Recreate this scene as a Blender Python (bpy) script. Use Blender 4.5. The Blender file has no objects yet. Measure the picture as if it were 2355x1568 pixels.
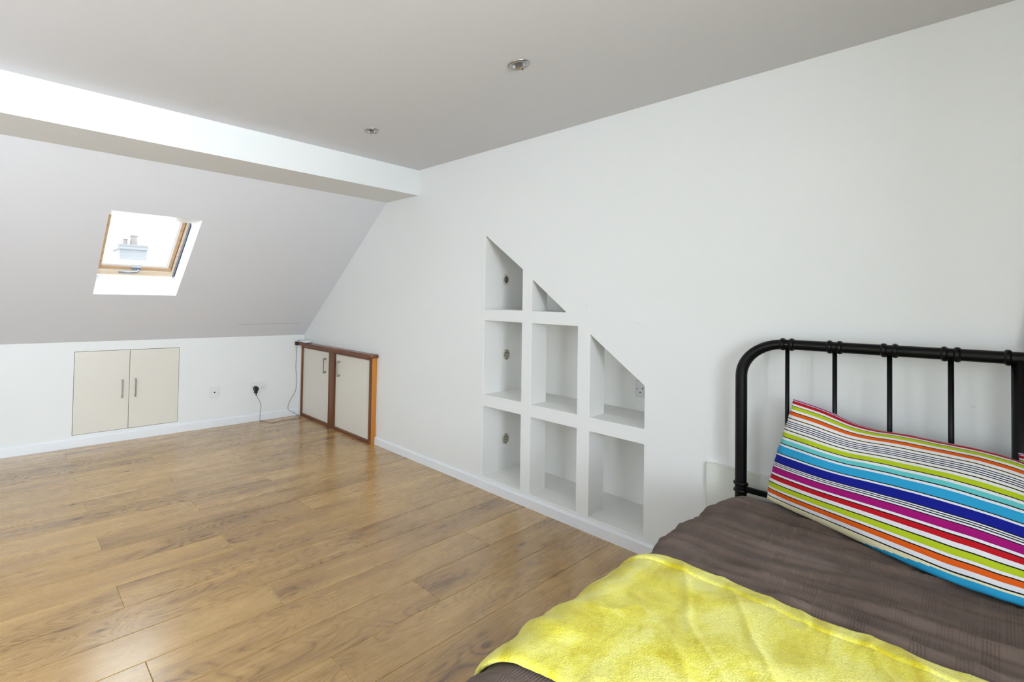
import bpy, bmesh, math, random
from mathutils import Vector, Matrix, noise
from mathutils.geometry import tessellate_polygon

random.seed(4)
scene = bpy.context.scene
COL = scene.collection

# ------------------------------------------------------------------ camera
cam_d = bpy.data.cameras.new('camera')
cam_d.sensor_width = 36.0
cam_d.lens = 1097.576 / 2355.0 * 36.0
cam_d.shift_x = (1177.5 - 808.335) / 2355.0
cam_d.shift_y = -(784.0 - 661.301) / 2355.0
cam_d.clip_start = 0.02
cam = bpy.data.objects.new('camera', cam_d)
COL.objects.link(cam)
Rv = Vector((0.80609298, -0.59138209, 0.02193926))
Uv = Vector((-0.02969601, -0.00339592, 0.99955321))
Fv = Vector((0.59104336, 0.80638433, 0.02029912))
cam.matrix_world = Matrix(((Rv.x, Uv.x, -Fv.x, -2.45975), (Rv.y, Uv.y, -Fv.y, -4.13953),
                           (Rv.z, Uv.z, -Fv.z, 1.1745), (0, 0, 0, 1)))
scene.camera = cam

# ------------------------------------------------------------------ sky, daylight, exposure
world = bpy.data.worlds.new('overcast_sky')
scene.world = world
world.use_nodes = True
bg = world.node_tree.nodes['Background']
bg.inputs[0].default_value = (0.86, 0.93, 1.0, 1)
bg.inputs[1].default_value = 7.5

def area(name, loc, direction, sx, sy, power, color):
    l = bpy.data.lights.new(name, 'AREA')
    l.shape = 'RECTANGLE'; l.size = sx; l.size_y = sy
    l.energy = power; l.color = color
    o = bpy.data.objects.new(name, l)
    COL.objects.link(o)
    o.location = loc
    o.rotation_euler = Vector(direction).to_track_quat('-Z', 'Y').to_euler()
    return o
# daylight of the unseen rear window; left lamp added to fill the alcoves
area('rear_window_daylight', (-2.50, -6.46, 1.32), (0, 1, 0.0), 2.2, 1.25, 128, (0.80, 0.90, 1.0))
area('left_fill_light', (-3.76, -2.5, 1.30), (1, 0.0, -0.02), 1.0, 0.8, 5, (0.80, 0.90, 1.0))

scene.view_settings.view_transform = 'Standard'
scene.view_settings.look = 'None'
scene.view_settings.gamma = 1.0
scene.view_settings.use_curve_mapping = False
scene.view_settings.exposure = 0.06

# ------------------------------------------------------------------ materials
def srgb(r, g, b):
    f = lambda c: (c / 255 / 12.92) if c / 255 <= 0.04045 else ((c / 255 + 0.055) / 1.055) ** 2.4
    return (f(r), f(g), f(b), 1.0)

def mat(name, col, rough=0.5, metal=0.0, bump=0.0, bscale=100.0, var=0.0, vscale=3.0, coat=0.0, sheen=0.0, spec=0.5):
    m = bpy.data.materials.new(name); m.use_nodes = True
    nt = m.node_tree; b = nt.nodes['Principled BSDF']
    b.inputs['Base Color'].default_value = col
    b.inputs['Roughness'].default_value = rough
    b.inputs['Metallic'].default_value = metal
    b.inputs['Coat Weight'].default_value = coat
    b.inputs['Sheen Weight'].default_value = sheen
    b.inputs['Specular IOR Level'].default_value = spec
    tc = nt.nodes.new('ShaderNodeTexCoord')
    if bump:
        n = nt.nodes.new('ShaderNodeTexNoise'); n.inputs['Scale'].default_value = bscale
        n.inputs['Detail'].default_value = 4
        nt.links.new(tc.outputs['Object'], n.inputs['Vector'])
        bp = nt.nodes.new('ShaderNodeBump'); bp.inputs['Strength'].default_value = bump
        bp.inputs['Distance'].default_value = 0.002
        nt.links.new(n.outputs['Fac'], bp.inputs['Height'])
        nt.links.new(bp.outputs['Normal'], b.inputs['Normal'])
    if var:
        n = nt.nodes.new('ShaderNodeTexNoise'); n.inputs['Scale'].default_value = vscale
        n.inputs['Detail'].default_value = 3
        nt.links.new(tc.outputs['Object'], n.inputs['Vector'])
        mx = nt.nodes.new('ShaderNodeMix'); mx.data_type = 'RGBA'
        mx.inputs['A'].default_value = [c * (1 - var) for c in col[:3]] + [1]
        mx.inputs['B'].default_value = [min(1, c * (1 + var)) for c in col[:3]] + [1]
        nt.links.new(n.outputs['Fac'], mx.inputs['Factor'])
        nt.links.new(mx.outputs['Result'], b.inputs['Base Color'])
    return m

M = {}
M['wall'] = mat('wall_paint', (0.785, 0.795, 0.785, 1), 0.55, bump=0.10, bscale=90, var=0.012, vscale=2)
M['ceiling'] = mat('ceiling_paint', (0.685, 0.685, 0.71, 1), 0.7, bump=0.08, bscale=90, var=0.01, vscale=2)
M['gloss_white'] = mat('skirting_gloss_paint', (0.80, 0.82, 0.85, 1), 0.28, bump=0.05, bscale=40)
M['reveal'] = mat('reveal_white_paint', (0.86, 0.86, 0.87, 1), 0.4, bump=0.04)
M['door_cream'] = mat('cream_laminate', srgb(222, 217, 206), 0.35, var=0.015)
M['cream_panel'] = mat('off_white_board', srgb(218, 221, 212), 0.4, var=0.015)
M['plastic'] = mat('white_plastic', srgb(228, 226, 228), 0.3)
M['dark'] = mat('dark_hole', (0.01, 0.01, 0.012, 1), 0.5)
M['black_plastic'] = mat('black_plastic', (0.012, 0.012, 0.014, 1), 0.35)
M['black_metal'] = mat('black_enamel', (0.0018, 0.0018, 0.002, 1), 0.33, spec=0.22)
M['steel'] = mat('brushed_steel', (0.45, 0.43, 0.40, 1), 0.32, metal=1.0)
M['chrome'] = mat('chrome', (0.75, 0.75, 0.75, 1), 0.08, metal=1.0)
M['satin'] = mat('satin_chrome', (0.42, 0.42, 0.42, 1), 0.22, metal=1.0)
M['alcove'] = mat('alcove_paint_brightened', (0.92, 0.915, 0.885, 1), 0.5, bump=0.08, bscale=90)  # cream, lightened to make up for dim light inside the alcoves
M['cable'] = mat('grey_cable', srgb(105, 100, 92), 0.45)
M['curtain'] = mat('red_curtain', srgb(150, 10, 40), 0.8, bump=0.2, bscale=300)
M['vent'] = mat('vent_cream', srgb(205, 200, 180), 0.4)
M['lens'] = mat('lamp_lens', (0.12, 0.12, 0.16, 1), 0.1)
M['bathroom_metal'] = mat('window_aluminium', srgb(140, 150, 168), 0.35, metal=0.6)
M['roof'] = mat('slate', (0.25, 0.25, 0.27, 1), 0.7, var=0.15)
M['brickwork'] = mat('rendered_chimney', (0.125, 0.125, 0.130, 1), 0.8, var=0.12, vscale=4)
M['pot'] = mat('terracotta_pot', (0.15, 0.13, 0.125, 1), 0.8)
M['mattress'] = mat('mattress_ticking', srgb(225, 222, 214), 0.8)
M['crack'] = mat('crack_line', srgb(128, 118, 108), 0.9)
M['scuff'] = mat('scuff', srgb(165, 160, 155), 0.9)

def wood_mat(name, c1, c2, rough, scale=6.0, axis=1):
    m = bpy.data.materials.new(name); m.use_nodes = True
    nt = m.node_tree; b = nt.nodes['Principled BSDF']
    tc = nt.nodes.new('ShaderNodeTexCoord'); mp = nt.nodes.new('ShaderNodeMapping')
    s = [scale * 6] * 3; s[axis] = scale * 0.35
    mp.inputs['Scale'].default_value = s
    nt.links.new(tc.outputs['Object'], mp.inputs['Vector'])
    n = nt.nodes.new('ShaderNodeTexNoise'); n.inputs['Scale'].default_value = 1; n.inputs['Detail'].default_value = 6
    nt.links.new(mp.outputs['Vector'], n.inputs['Vector'])
    r = nt.nodes.new('ShaderNodeValToRGB')
    r.color_ramp.elements[0].position = 0.3; r.color_ramp.elements[0].color = c1
    r.color_ramp.elements[1].position = 0.7; r.color_ramp.elements[1].color = c2
    nt.links.new(n.outputs['Fac'], r.inputs['Fac'])
    nt.links.new(r.outputs['Color'], b.inputs['Base Color'])
    b.inputs['Roughness'].default_value = rough
    return m
M['mahogany'] = wood_mat('stained_mahogany', srgb(88, 46, 26), srgb(132, 80, 50), 0.28, axis=1)
M['mahogany_v'] = wood_mat('stained_mahogany_upright', srgb(92, 50, 26), srgb(128, 80, 48), 0.3, axis=2)
M['orange_wood'] = wood_mat('varnished_pine_edge', srgb(186, 112, 34), srgb(206, 134, 50), 0.3, axis=2)
M['pine'] = wood_mat('varnished_pine', srgb(184, 146, 108), srgb(214, 180, 142), 0.35, axis=0)

M['skylit_pine'] = wood_mat('skylit_pine', srgb(222, 200, 172), srgb(240, 226, 204), 0.35, axis=0)  # pine lightened to stand in for sky glare on the window frame
def floor_mat():
    m = bpy.data.materials.new('oak_laminate'); m.use_nodes = True
    nt = m.node_tree; b = nt.nodes['Principled BSDF']; L = nt.links
    N = nt.nodes.new
    tc = N('ShaderNodeTexCoord'); oi = N('ShaderNodeObjectInfo')
    off = N('ShaderNodeVectorMath'); off.operation = 'SCALE'; off.inputs[0].default_value = (37, 21, 13)
    L.new(oi.outputs['Random'], off.inputs['Scale'])
    add = N('ShaderNodeVectorMath'); add.operation = 'ADD'
    L.new(tc.outputs['Object'], add.inputs[0]); L.new(off.outputs[0], add.inputs[1])
    def mapping(s):
        mp = N('ShaderNodeMapping'); mp.inputs['Scale'].default_value = s
        L.new(add.outputs[0], mp.inputs['Vector']); return mp.outputs['Vector']
    def nz(vec, det=5, dist=0.0, rough=0.55):
        n = N('ShaderNodeTexNoise'); n.inputs['Scale'].default_value = 1
        n.inputs['Detail'].default_value = det; n.inputs['Distortion'].default_value = dist
        n.inputs['Roughness'].default_value = rough
        L.new(vec, n.inputs['Vector']); return n.outputs['Fac']
    def mth(op, a, bb=None, c=None):
        n = N('ShaderNodeMath'); n.operation = op
        for i, v in enumerate((a, bb, c)):
            if v is None: continue
            if isinstance(v, (int, float)): n.inputs[i].default_value = v
            else: L.new(v, n.inputs[i])
        return n.outputs[0]
    # cathedral figure: contour lines of a stretched noise field
    field = nz(mapping((1.9, 7.0, 1)), det=1.5, dist=0.5)
    rings = mth('FRACT', mth('MULTIPLY', field, 21.0))
    ring = mth('POWER', mth('ABSOLUTE', mth('SUBTRACT', mth('MULTIPLY', rings, 2.0), 1.0)), 3.0)
    mask = nz(mapping((0.9, 4.0, 1)), det=2)
    mr = N('ShaderNodeMapRange'); mr.inputs['From Min'].default_value = 0.40; mr.inputs['From Max'].default_value = 0.58
    L.new(mask, mr.inputs['Value'])
    ring = mth('MULTIPLY', ring, mr.outputs[0])
    fine = nz(mapping((4, 120, 1)), det=5)
    broad = nz(mapping((1.0, 8, 1)), det=4, dist=0.25)
    pore = nz(mapping((14, 340, 1)), det=3)
    pr = N('ShaderNodeMapRange'); pr.inputs['From Min'].default_value = 0.62; pr.inputs['From Max'].default_value = 0.75
    L.new(pore, pr.inputs['Value'])
    v = mth('ADD', mth('MULTIPLY', fine, 0.24), mth('MULTIPLY', broad, 0.93))
    v = mth('ADD', v, mth('MULTIPLY', ring, -0.21))
    v = mth('ADD', v, mth('MULTIPLY', pr.outputs[0], -0.12))
    v = mth('ADD', v, mth('MULTIPLY', mth('SUBTRACT', oi.outputs['Random'], 0.5), 0.10))
    # knots
    vo = N('ShaderNodeTexVoronoi'); vo.inputs['Scale'].default_value = 1
    L.new(mapping((2.4, 8.5, 1)), vo.inputs['Vector'])
    kr = N('ShaderNodeMapRange'); kr.inputs['From Min'].default_value = 0.03; kr.inputs['From Max'].default_value = 0.13
    kr.inputs['To Min'].default_value = 1; kr.inputs['To Max'].default_value = 0
    L.new(vo.outputs['Distance'], kr.inputs['Value'])
    kn = mth('MULTIPLY', kr.outputs[0], nz(mapping((30, 90, 1)), det=3))
    v = mth('ADD', v, mth('MULTIPLY', kn, -0.55))
    r = N('ShaderNodeValToRGB'); e = r.color_ramp.elements
    e[0].position = 0.26; e[0].color = srgb(112, 82, 48)
    e[1].position = 0.84; e[1].color = srgb(208, 170, 108)
    x = e.new(0.45); x.color = srgb(166, 129, 78)
    x = e.new(0.60); x.color = srgb(186, 148, 90)
    L.new(v, r.inputs['Fac']); L.new(r.outputs['Color'], b.inputs['Base Color'])
    b.inputs['Roughness'].default_value = 0.27
    rr = mth('MULTIPLY_ADD', fine, 0.14, 0.20); L.new(rr, b.inputs['Roughness'])
    b.inputs['Specular IOR Level'].default_value = 0.8
    b.inputs['Coat Weight'].default_value = 0.55; b.inputs['Coat Roughness'].default_value = 0.2
    bp = N('ShaderNodeBump'); bp.inputs['Strength'].default_value = 0.12; bp.inputs['Distance'].default_value = 0.0006
    L.new(v, bp.inputs['Height']); L.new(bp.outputs['Normal'], b.inputs['Normal'])
    return m
M['floor'] = floor_mat()
M['floor_base'] = mat('floor_joint', srgb(150, 122, 88), 0.5)

def bedspread_mat():
    m = bpy.data.materials.new('brown_waffle_bedspread'); m.use_nodes = True
    nt = m.node_tree; b = nt.nodes['Principled BSDF']; L = nt.links; N = nt.nodes.new
    uv = N('ShaderNodeUVMap'); uv.uv_map = 'cloth'
    # patches of fine ribs that come and go in blocks
    wv = N('ShaderNodeTexWave'); wv.wave_type = 'BANDS'; wv.bands_direction = 'Y'; wv.inputs['Scale'].default_value = 62
    wv.inputs['Distortion'].default_value = 0.4
    L.new(uv.outputs[0], wv.inputs['Vector'])
    br = N('ShaderNodeTexBrick'); br.inputs['Scale'].default_value = 1
    br.inputs['Brick Width'].default_value = 0.055; br.inputs['Row Height'].default_value = 0.03
    br.inputs['Mortar Size'].default_value = 0.002
    br.inputs['Color1'].default_value = (0, 0, 0, 1); br.inputs['Color2'].default_value = (1, 1, 1, 1)
    br.inputs['Mortar'].default_value = (0, 0, 0, 1)
    L.new(uv.outputs[0], br.inputs['Vector'])
    mu = N('ShaderNodeMath'); mu.operation = 'MULTIPLY'
    L.new(wv.outputs['Fac'], mu.inputs[0]); L.new(br.outputs['Color'], mu.inputs[1])
    n = N('ShaderNodeTexNoise'); n.inputs['Scale'].default_value = 5; n.inputs['Detail'].default_value = 5
    L.new(uv.outputs[0], n.inputs['Vector'])
    r = N('ShaderNodeValToRGB')
    r.color_ramp.elements[0].position = 0.3; r.color_ramp.elements[0].color = srgb(88, 74, 66)
    r.color_ramp.elements[1].position = 0.75; r.color_ramp.elements[1].color = srgb(114, 99, 90)
    L.new(n.outputs['Fac'], r.inputs['Fac'])
    mx = N('ShaderNodeMix'); mx.data_type = 'RGBA'; mx.blend_type = 'MULTIPLY'
    L.new(mu.outputs[0], mx.inputs['Factor']); L.new(r.outputs['Color'], mx.inputs['A'])
    mx.inputs['B'].default_value = (0.74, 0.72, 0.72, 1)
    L.new(mx.outputs['Result'], b.inputs['Base Color'])
    b.inputs['Roughness'].default_value = 0.8; b.inputs['Sheen Weight'].default_value = 0.12
    b.inputs['Sheen Tint'].default_value = (0.75, 0.7, 0.68, 1)
    b.inputs['Specular IOR Level'].default_value = 0.15
    bp = N('ShaderNodeBump'); bp.inputs['Strength'].default_value = 0.5; bp.inputs['Distance'].default_value = 0.0012
    L.new(mu.outputs[0], bp.inputs['Height']); L.new(bp.outputs['Normal'], b.inputs['Normal'])
    return m
M['bedspread'] = bedspread_mat()

def plush_mat():
    m = bpy.data.materials.new('yellow_plush'); m.use_nodes = True
    nt = m.node_tree; b = nt.nodes['Principled BSDF']; L = nt.links; N = nt.nodes.new
    tc = N('ShaderNodeTexCoord')
    def nz(s, det, dist=0):
        n = N('ShaderNodeTexNoise'); n.inputs['Scale'].default_value = s; n.inputs['Detail'].default_value = det
        n.inputs['Distortion'].default_value = dist
        L.new(tc.outputs['Object'], n.inputs['Vector']); return n
    fin = nz(300, 3)
    mp = N('ShaderNodeMapping'); mp.inputs['Scale'].default_value = (3.2, 7.5, 4); mp.inputs['Rotation'].default_value = (0, 0, math.radians(28))
    L.new(tc.outputs['Object'], mp.inputs['Vector'])
    big = N('ShaderNodeTexNoise'); big.inputs['Scale'].default_value = 1.25; big.inputs['Detail'].default_value = 7
    big.inputs['Roughness'].default_value = 0.62; big.inputs['Distortion'].default_value = 0.8
    L.new(mp.outputs['Vector'], big.inputs['Vector'])
    r = N('ShaderNodeValToRGB'); e = r.color_ramp.elements
    e[0].position = 0.33; e[0].color = srgb(196, 178, 22)
    e[1].position = 0.56; e[1].color = srgb(233, 227, 122)
    x = e.new(0.46); x.color = srgb(222, 213, 80)
    L.new(big.outputs['Fac'], r.inputs['Fac'])
    mx = N('ShaderNodeMix'); mx.data_type = 'RGBA'; mx.blend_type = 'MULTIPLY'; mx.inputs['Factor'].default_value = 1
    r2 = N('ShaderNodeValToRGB'); r2.color_ramp.elements[0].position = 0.3; r2.color_ramp.elements[0].color = (0.84, 0.82, 0.66, 1)
    r2.color_ramp.elements[1].position = 0.6; r2.color_ramp.elements[1].color = (1, 1, 1, 1)
    L.new(fin.outputs['Fac'], r2.inputs['Fac'])
    L.new(r.outputs['Color'], mx.inputs['A']); L.new(r2.outputs['Color'], mx.inputs['B'])
    L.new(mx.outputs['Result'], b.inputs['Base Color'])
    b.inputs['Roughness'].default_value = 0.9; b.inputs['Sheen Weight'].default_value = 0.5
    b.inputs['Sheen Tint'].default_value = (1.0, 0.95, 0.6, 1); b.inputs['Sheen Roughness'].default_value = 0.4
    b.inputs['Specular IOR Level'].default_value = 0.1
    bp = N('ShaderNodeBump'); bp.inputs['Strength'].default_value = 0.8; bp.inputs['Distance'].default_value = 0.003
    L.new(fin.outputs['Fac'], bp.inputs['Height']); L.new(bp.outputs['Normal'], b.inputs['Normal'])
    return m
M['plush'] = plush_mat()
M['stitch'] = mat('olive_stitching', srgb(140, 128, 16), 0.9)

def cotton_mat():
    m = bpy.data.materials.new('striped_cotton'); m.use_nodes = True
    nt = m.node_tree; b = nt.nodes['Principled BSDF']; L = nt.links; N = nt.nodes.new
    a = N('ShaderNodeVertexColor'); a.layer_name = 'stripe'
    L.new(a.outputs['Color'], b.inputs['Base Color'])
    b.inputs['Roughness'].default_value = 0.75; b.inputs['Specular IOR Level'].default_value = 0.2
    tc = N('ShaderNodeTexCoord'); n = N('ShaderNodeTexNoise'); n.inputs['Scale'].default_value = 26; n.inputs['Detail'].default_value = 4
    L.new(tc.outputs['Object'], n.inputs['Vector'])
    bp = N('ShaderNodeBump'); bp.inputs['Strength'].default_value = 0.25; bp.inputs['Distance'].default_value = 0.006
    L.new(n.outputs['Fac'], bp.inputs['Height']); L.new(bp.outputs['Normal'], b.inputs['Normal'])
    return m
M['cotton'] = cotton_mat()

def glass_mat():
    m = bpy.data.materials.new('window_glass'); m.use_nodes = True
    nt = m.node_tree; nt.nodes.remove(nt.nodes['Principled BSDF'])
    out = nt.nodes['Material Output']
    t = nt.nodes.new('ShaderNodeBsdfTransparent'); t.inputs[0].default_value = (0.96, 0.98, 0.97, 1)
    g = nt.nodes.new('ShaderNodeBsdfGlossy'); g.inputs['Roughness'].default_value = 0.02
    mx = nt.nodes.new('ShaderNodeMixShader'); mx.inputs[0].default_value = 0.05
    nt.links.new(t.outputs[0], mx.inputs[1]); nt.links.new(g.outputs[0], mx.inputs[2])
    nt.links.new(mx.outputs[0], out.inputs['Surface'])
    return m
M['glass'] = glass_mat()

# ------------------------------------------------------------------ mesh helpers
def new_obj(name, me, material=None, parent=None):
    o = bpy.data.objects.new(name, me)
    COL.objects.link(o)
    if material: me.materials.append(material)
    if parent: o.parent = parent
    return o

def link_bm(name, bm, material, parent=None, smooth=False, bevel=0.0, seg=2):
    bmesh.ops.recalc_face_normals(bm, faces=bm.faces)
    me = bpy.data.meshes.new(name)
    bm.to_mesh(me); bm.free()
    if smooth:
        me.polygons.foreach_set('use_smooth', [True] * len(me.polygons))
    o = new_obj(name, me, material, parent)
    if bevel:
        b = o.modifiers.new('bevel', 'BEVEL'); b.width = bevel; b.segments = seg
        b.limit_method = 'ANGLE'; b.angle_limit = math.radians(40)
    return o

def bx(bm, x0, x1, y0, y1, z0, z1, mtx=None):
    vs = [bm.verts.new(((x0, x1)[i & 1], (y0, y1)[(i >> 1) & 1], (z0, z1)[(i >> 2) & 1])) for i in range(8)]
    if mtx:
        for v in vs: v.co = mtx @ v.co
    for f in ((0, 1, 3, 2), (4, 6, 7, 5), (0, 4, 5, 1), (2, 3, 7, 6), (0, 2, 6, 4), (1, 5, 7, 3)):
        bm.faces.new([vs[i] for i in f])

def box(name, x0, x1, y0, y1, z0, z1, material, parent=None, bevel=0.0, mtx=None):
    bm = bmesh.new(); bx(bm, x0, x1, y0, y1, z0, z1, mtx)
    return link_bm(name, bm, material, parent, bevel=bevel)

def lathe(bm, profile, mtx, seg=32, closed=False):
    """profile: list of (r, h) revolved about local Z, placed by mtx"""
    rings = []
    for r, h in profile:
        if r < 1e-6:
            rings.append([bm.verts.new(mtx @ Vector((0, 0, h)))])
        else:
            rings.append([bm.verts.new(mtx @ Vector((r * math.cos(2 * math.pi * k / seg), r * math.sin(2 * math.pi * k / seg), h))) for k in range(seg)])
    for a, b in zip(rings[:-1], rings[1:]):
        for k in range(seg):
            j = (k + 1) % seg
            q = []
            for v in ([a[k], a[j]] if len(a) > 1 else [a[0]]): q.append(v)
            for v in ([b[j], b[k]] if len(b) > 1 else [b[0]]): q.append(v)
            if len(q) >= 3: bm.faces.new(q)

def align(p, d):
    return Matrix.Translation(Vector(p)) @ Vector(d).to_track_quat('Z', 'X').to_matrix().to_4x4()

def tube(bm, pts, r, seg=12, cap=True):
    pts = [Vector(p) for p in pts]; n = len(pts)
    t0 = (pts[1] - pts[0]).normalized()
    ref = Vector((0, 0, 1)) if abs(t0.z) < 0.9 else Vector((1, 0, 0))
    u = t0.cross(ref).normalized()
    rings = []
    for i, p in enumerate(pts):
        t = (pts[min(i + 1, n - 1)] - pts[max(i - 1, 0)]).normalized()
        u = (u - t * u.dot(t)).normalized(); w = t.cross(u)
        rings.append([bm.verts.new(p + r * (math.cos(2 * math.pi * k / seg) * u + math.sin(2 * math.pi * k / seg) * w)) for k in range(seg)])
    for a, b in zip(rings[:-1], rings[1:]):
        for k in range(seg):
            j = (k + 1) % seg
            bm.faces.new((a[k], a[j], b[j], b[k]))
    if cap:
        bm.faces.new(rings[0][::-1]); bm.faces.new(rings[-1])

def catmull(pts, n=8):
    P = [Vector(p) for p in pts]; P = [2 * P[0] - P[1]] + P + [2 * P[-1] - P[-2]]
    out = []
    for i in range(1, len(P) - 2):
        for k in range(n):
            t = k / n
            a, b, c, d = P[i - 1], P[i], P[i + 1], P[i + 2]
            out.append(0.5 * ((2 * b) + (c - a) * t + (2 * a - 5 * b + 4 * c - d) * t * t + (3 * b - a - 3 * c + d) * t ** 3))
    out.append(P[-2]); return out

def holed_slab(name, outer, holes, mp, depth, material, parent=None, bevel=0.0):
    """polygon with holes in 2D (u,v), pushed from w=0 to w=depth; mp(u,v,w)->Vector"""
    loops = [outer] + holes
    flat = [p for l in loops for p in l]
    tris = tessellate_polygon([[Vector((p[0], p[1], 0)) for p in l] for l in loops])
    bm = bmesh.new()
    A = [bm.verts.new(mp(p[0], p[1], 0)) for p in flat]
    B = [bm.verts.new(mp(p[0], p[1], depth)) for p in flat]
    for t in tris:
        bm.faces.new([A[i] for i in t]); bm.faces.new([B[i] for i in reversed(t)])
    k = 0
    for l in loops:
        n = len(l)
        for i in range(n):
            j = (i + 1) % n
            bm.faces.new((A[k + i], A[k + j], B[k + j], B[k + i]))
        k += n
    return link_bm(name, bm, material, parent, bevel=bevel)

def empty(name, loc=(0, 0, 0)):
    o = bpy.data.objects.new(name, None); COL.objects.link(o); o.location = loc
    o.empty_display_size = 0.05
    return o

def tag(o, label=None, cat=None, group=None, kind=None):
    if label: o['label'] = label
    if cat: o['category'] = cat
    if group: o['group'] = group
    if kind: o['kind'] = kind
    return o

def reparent(o, root):
    """keep world coordinates while the root empty sits at its own base point"""
    for c in COL.objects:
        if c.parent is root: c.matrix_parent_inverse = Matrix.Translation(-root.location)

# ------------------------------------------------------------------ room dimensions (metres; origin = floor corner)
ZK, ZB, ZC = 0.7907, 1.9364, 2.1213
YS, YB = -1.2370, -1.5940
XL, YR = -3.80, -6.50
A = math.radians(42.806)

# ---- floor: boards run along X
floor = box('floor', XL - 0.1, 0.5, YR - 0.1, 0.06, -0.12, -0.009, M['floor_base'])
tag(floor, 'oak laminate floor of staggered boards', kind='structure')
W, LEN = 0.160, 1.5245
mesh_cache = {}
def plank(x0, x1, y0, y1):
    L_, w_ = round(x1 - x0, 4), round(y1 - y0, 4)
    key = (L_, w_)
    if key not in mesh_cache:
        bm = bmesh.new()
        g, c = 0.0004, 0.0018
        hx, hy = L_ / 2, w_ / 2
        lo = [bm.verts.new((sx * (hx - g), sy * (hy - g), -0.008)) for sx, sy in ((-1, -1), (1, -1), (1, 1), (-1, 1))]
        mi = [bm.verts.new((sx * (hx - g), sy * (hy - g), -0.0009)) for sx, sy in ((-1, -1), (1, -1), (1, 1), (-1, 1))]
        up = [bm.verts.new((sx * (hx - g - c), sy * (hy - g - c), 0)) for sx, sy in ((-1, -1), (1, -1), (1, 1), (-1, 1))]
        for a, b in ((lo, mi), (mi, up)):
            for k in range(4): bm.faces.new((a[k], a[(k + 1) % 4], b[(k + 1) % 4], b[k]))
        bm.faces.new(up); bm.faces.new(lo[::-1])
        me = bpy.data.meshes.new('plank'); bm.to_mesh(me); bm.free(); me.materials.append(M['floor'])
        mesh_cache[key] = me
    o = new_obj('plank', mesh_cache[key], None, floor)
    o.location = ((x0 + x1) / 2, (y0 + y1) / 2, 0)
for n in range(0, 42):
    y1 = -0.12 - W * (n - 1); y0 = y1 - W
    y1 = min(y1, 0.0); y0 = max(y0, YR)
    if y1 - y0 < 0.01: continue
    ph = {1: -0.5300, 2: -1.0400, 0: -1.5550}[n % 3]
    cuts = [ph + LEN * k for k in range(-3, 4)]
    cuts = [XL] + [c for c in cuts if XL + 0.02 < c < -0.02] + [0.0]
    for a, b in zip(cuts[:-1], cuts[1:]): plank(a, b, y0, y1)

# ---- far knee wall with recess for the two doors
HX0, HX1, HZ0, HZ1 = -2.0025, -1.2225, 0.0885, 0.7180
wall_front = holed_slab('wall_front', [(XL, -0.1), (0.0, -0.1), (0.0, ZK), (XL, ZK)],
                        [[(HX0, HZ0), (HX1, HZ0), (HX1, HZ1), (HX0, HZ1)]],
                        lambda u, v, w: Vector((u, w, v)), 0.05, M['wall'])
tag(wall_front, 'low white knee wall under the sloping ceiling', kind='structure')
box('backing', XL, 0.0, 0.05, 0.10, -0.1, ZK, M['crack'], wall_front)

# ---- sloping ceiling with skylight opening, local frame (X, s, n)
SV = Vector((0, -math.cos(A), math.sin(A))); NV = Vector((0, math.sin(A), math.cos(A)))
O0 = Vector((0, 0, ZK))
def SL(x, s, n): return Vector((x, 0, 0)) + O0 + SV * s + NV * n
SLEN = (ZB - ZK) / math.sin(A)
OX0, OX1, OS0, OS1 = -1.9460, -1.3810, 0.540, 1.295
ND = 0.132
# room face, outer face and the four reveals (top one runs level, bottom one slightly splayed)
def slope():
    bm = bmesh.new()
    outer = [(XL, -0.02), (0.0, -0.02), (0.0, SLEN + 0.25), (XL, SLEN + 0.25)]
    outer0 = [(XL, 0), (0.0, 0), (0.0, SLEN), (XL, SLEN)]
    h0 = [(OX0, OS0), (OX1, OS0), (OX1, OS1), (OX0, OS1)]
    h1 = [(OX0, 0.600), (OX1, 0.600), (OX1, OS1 - ND * 1.08), (OX0, OS1 - ND * 1.08)]
    tris = tessellate_polygon([[Vector((*p, 0)) for p in outer0], [Vector((*p, 0)) for p in h0]])
    Av = [bm.verts.new(SL(p[0], p[1], 0)) for p in outer0 + h0]
    Bv = [bm.verts.new(SL(p[0], p[1], ND)) for p in outer + h1]
    for t in tris:
        bm.faces.new([Av[i] for i in t]); bm.faces.new([Bv[i] for i in reversed(t)])
    for k in (0, 4):
        for i in range(4):
            j = (i + 1) % 4
            bm.faces.new((Av[k + i], Av[k + j], Bv[k + j], Bv[k + i]))
    return link_bm('ceiling_slope', bm, M['ceiling'])
slope_o = slope()
tag(slope_o, 'sloping ceiling around the skylight', kind='structure')
slope_o.data.materials.append(M['reveal'])
for p in slope_o.data.polygons:
    c = p.center; d = (c - O0); s, n = d.dot(SV), d.dot(NV)
    if 0.004 < n < ND - 0.004 and OX0 - 0.01 < c.x < OX1 + 0.01 and 0.5 < s < 1.31: p.material_index = 1
# hairline crack where the plasterboard joint has opened
bm = bmesh.new()
prev = None; pts = []
for i in range(24):
    x = -0.76 + 0.62 * i / 23
    pts.append(SL(x, 0.1795 + 0.0008 * math.sin(i * 1.7) , -0.0004))
for a, b in zip(pts[:-1], pts[1:]):
    t = 0.0009
    v = [bm.verts.new(a - SV * t), bm.verts.new(b - SV * t), bm.verts.new(b + SV * t), bm.verts.new(a + SV * t)]
    w = [bm.verts.new(q.co + NV * 0.002) for q in v]
    bm.faces.new(v); bm.faces.new(w[::-1])
    for k in range(4): bm.faces.new((v[k], v[(k + 1) % 4], w[(k + 1) % 4], w[k]))
link_bm('crack', bm, M['crack'], slope_o)

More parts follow.
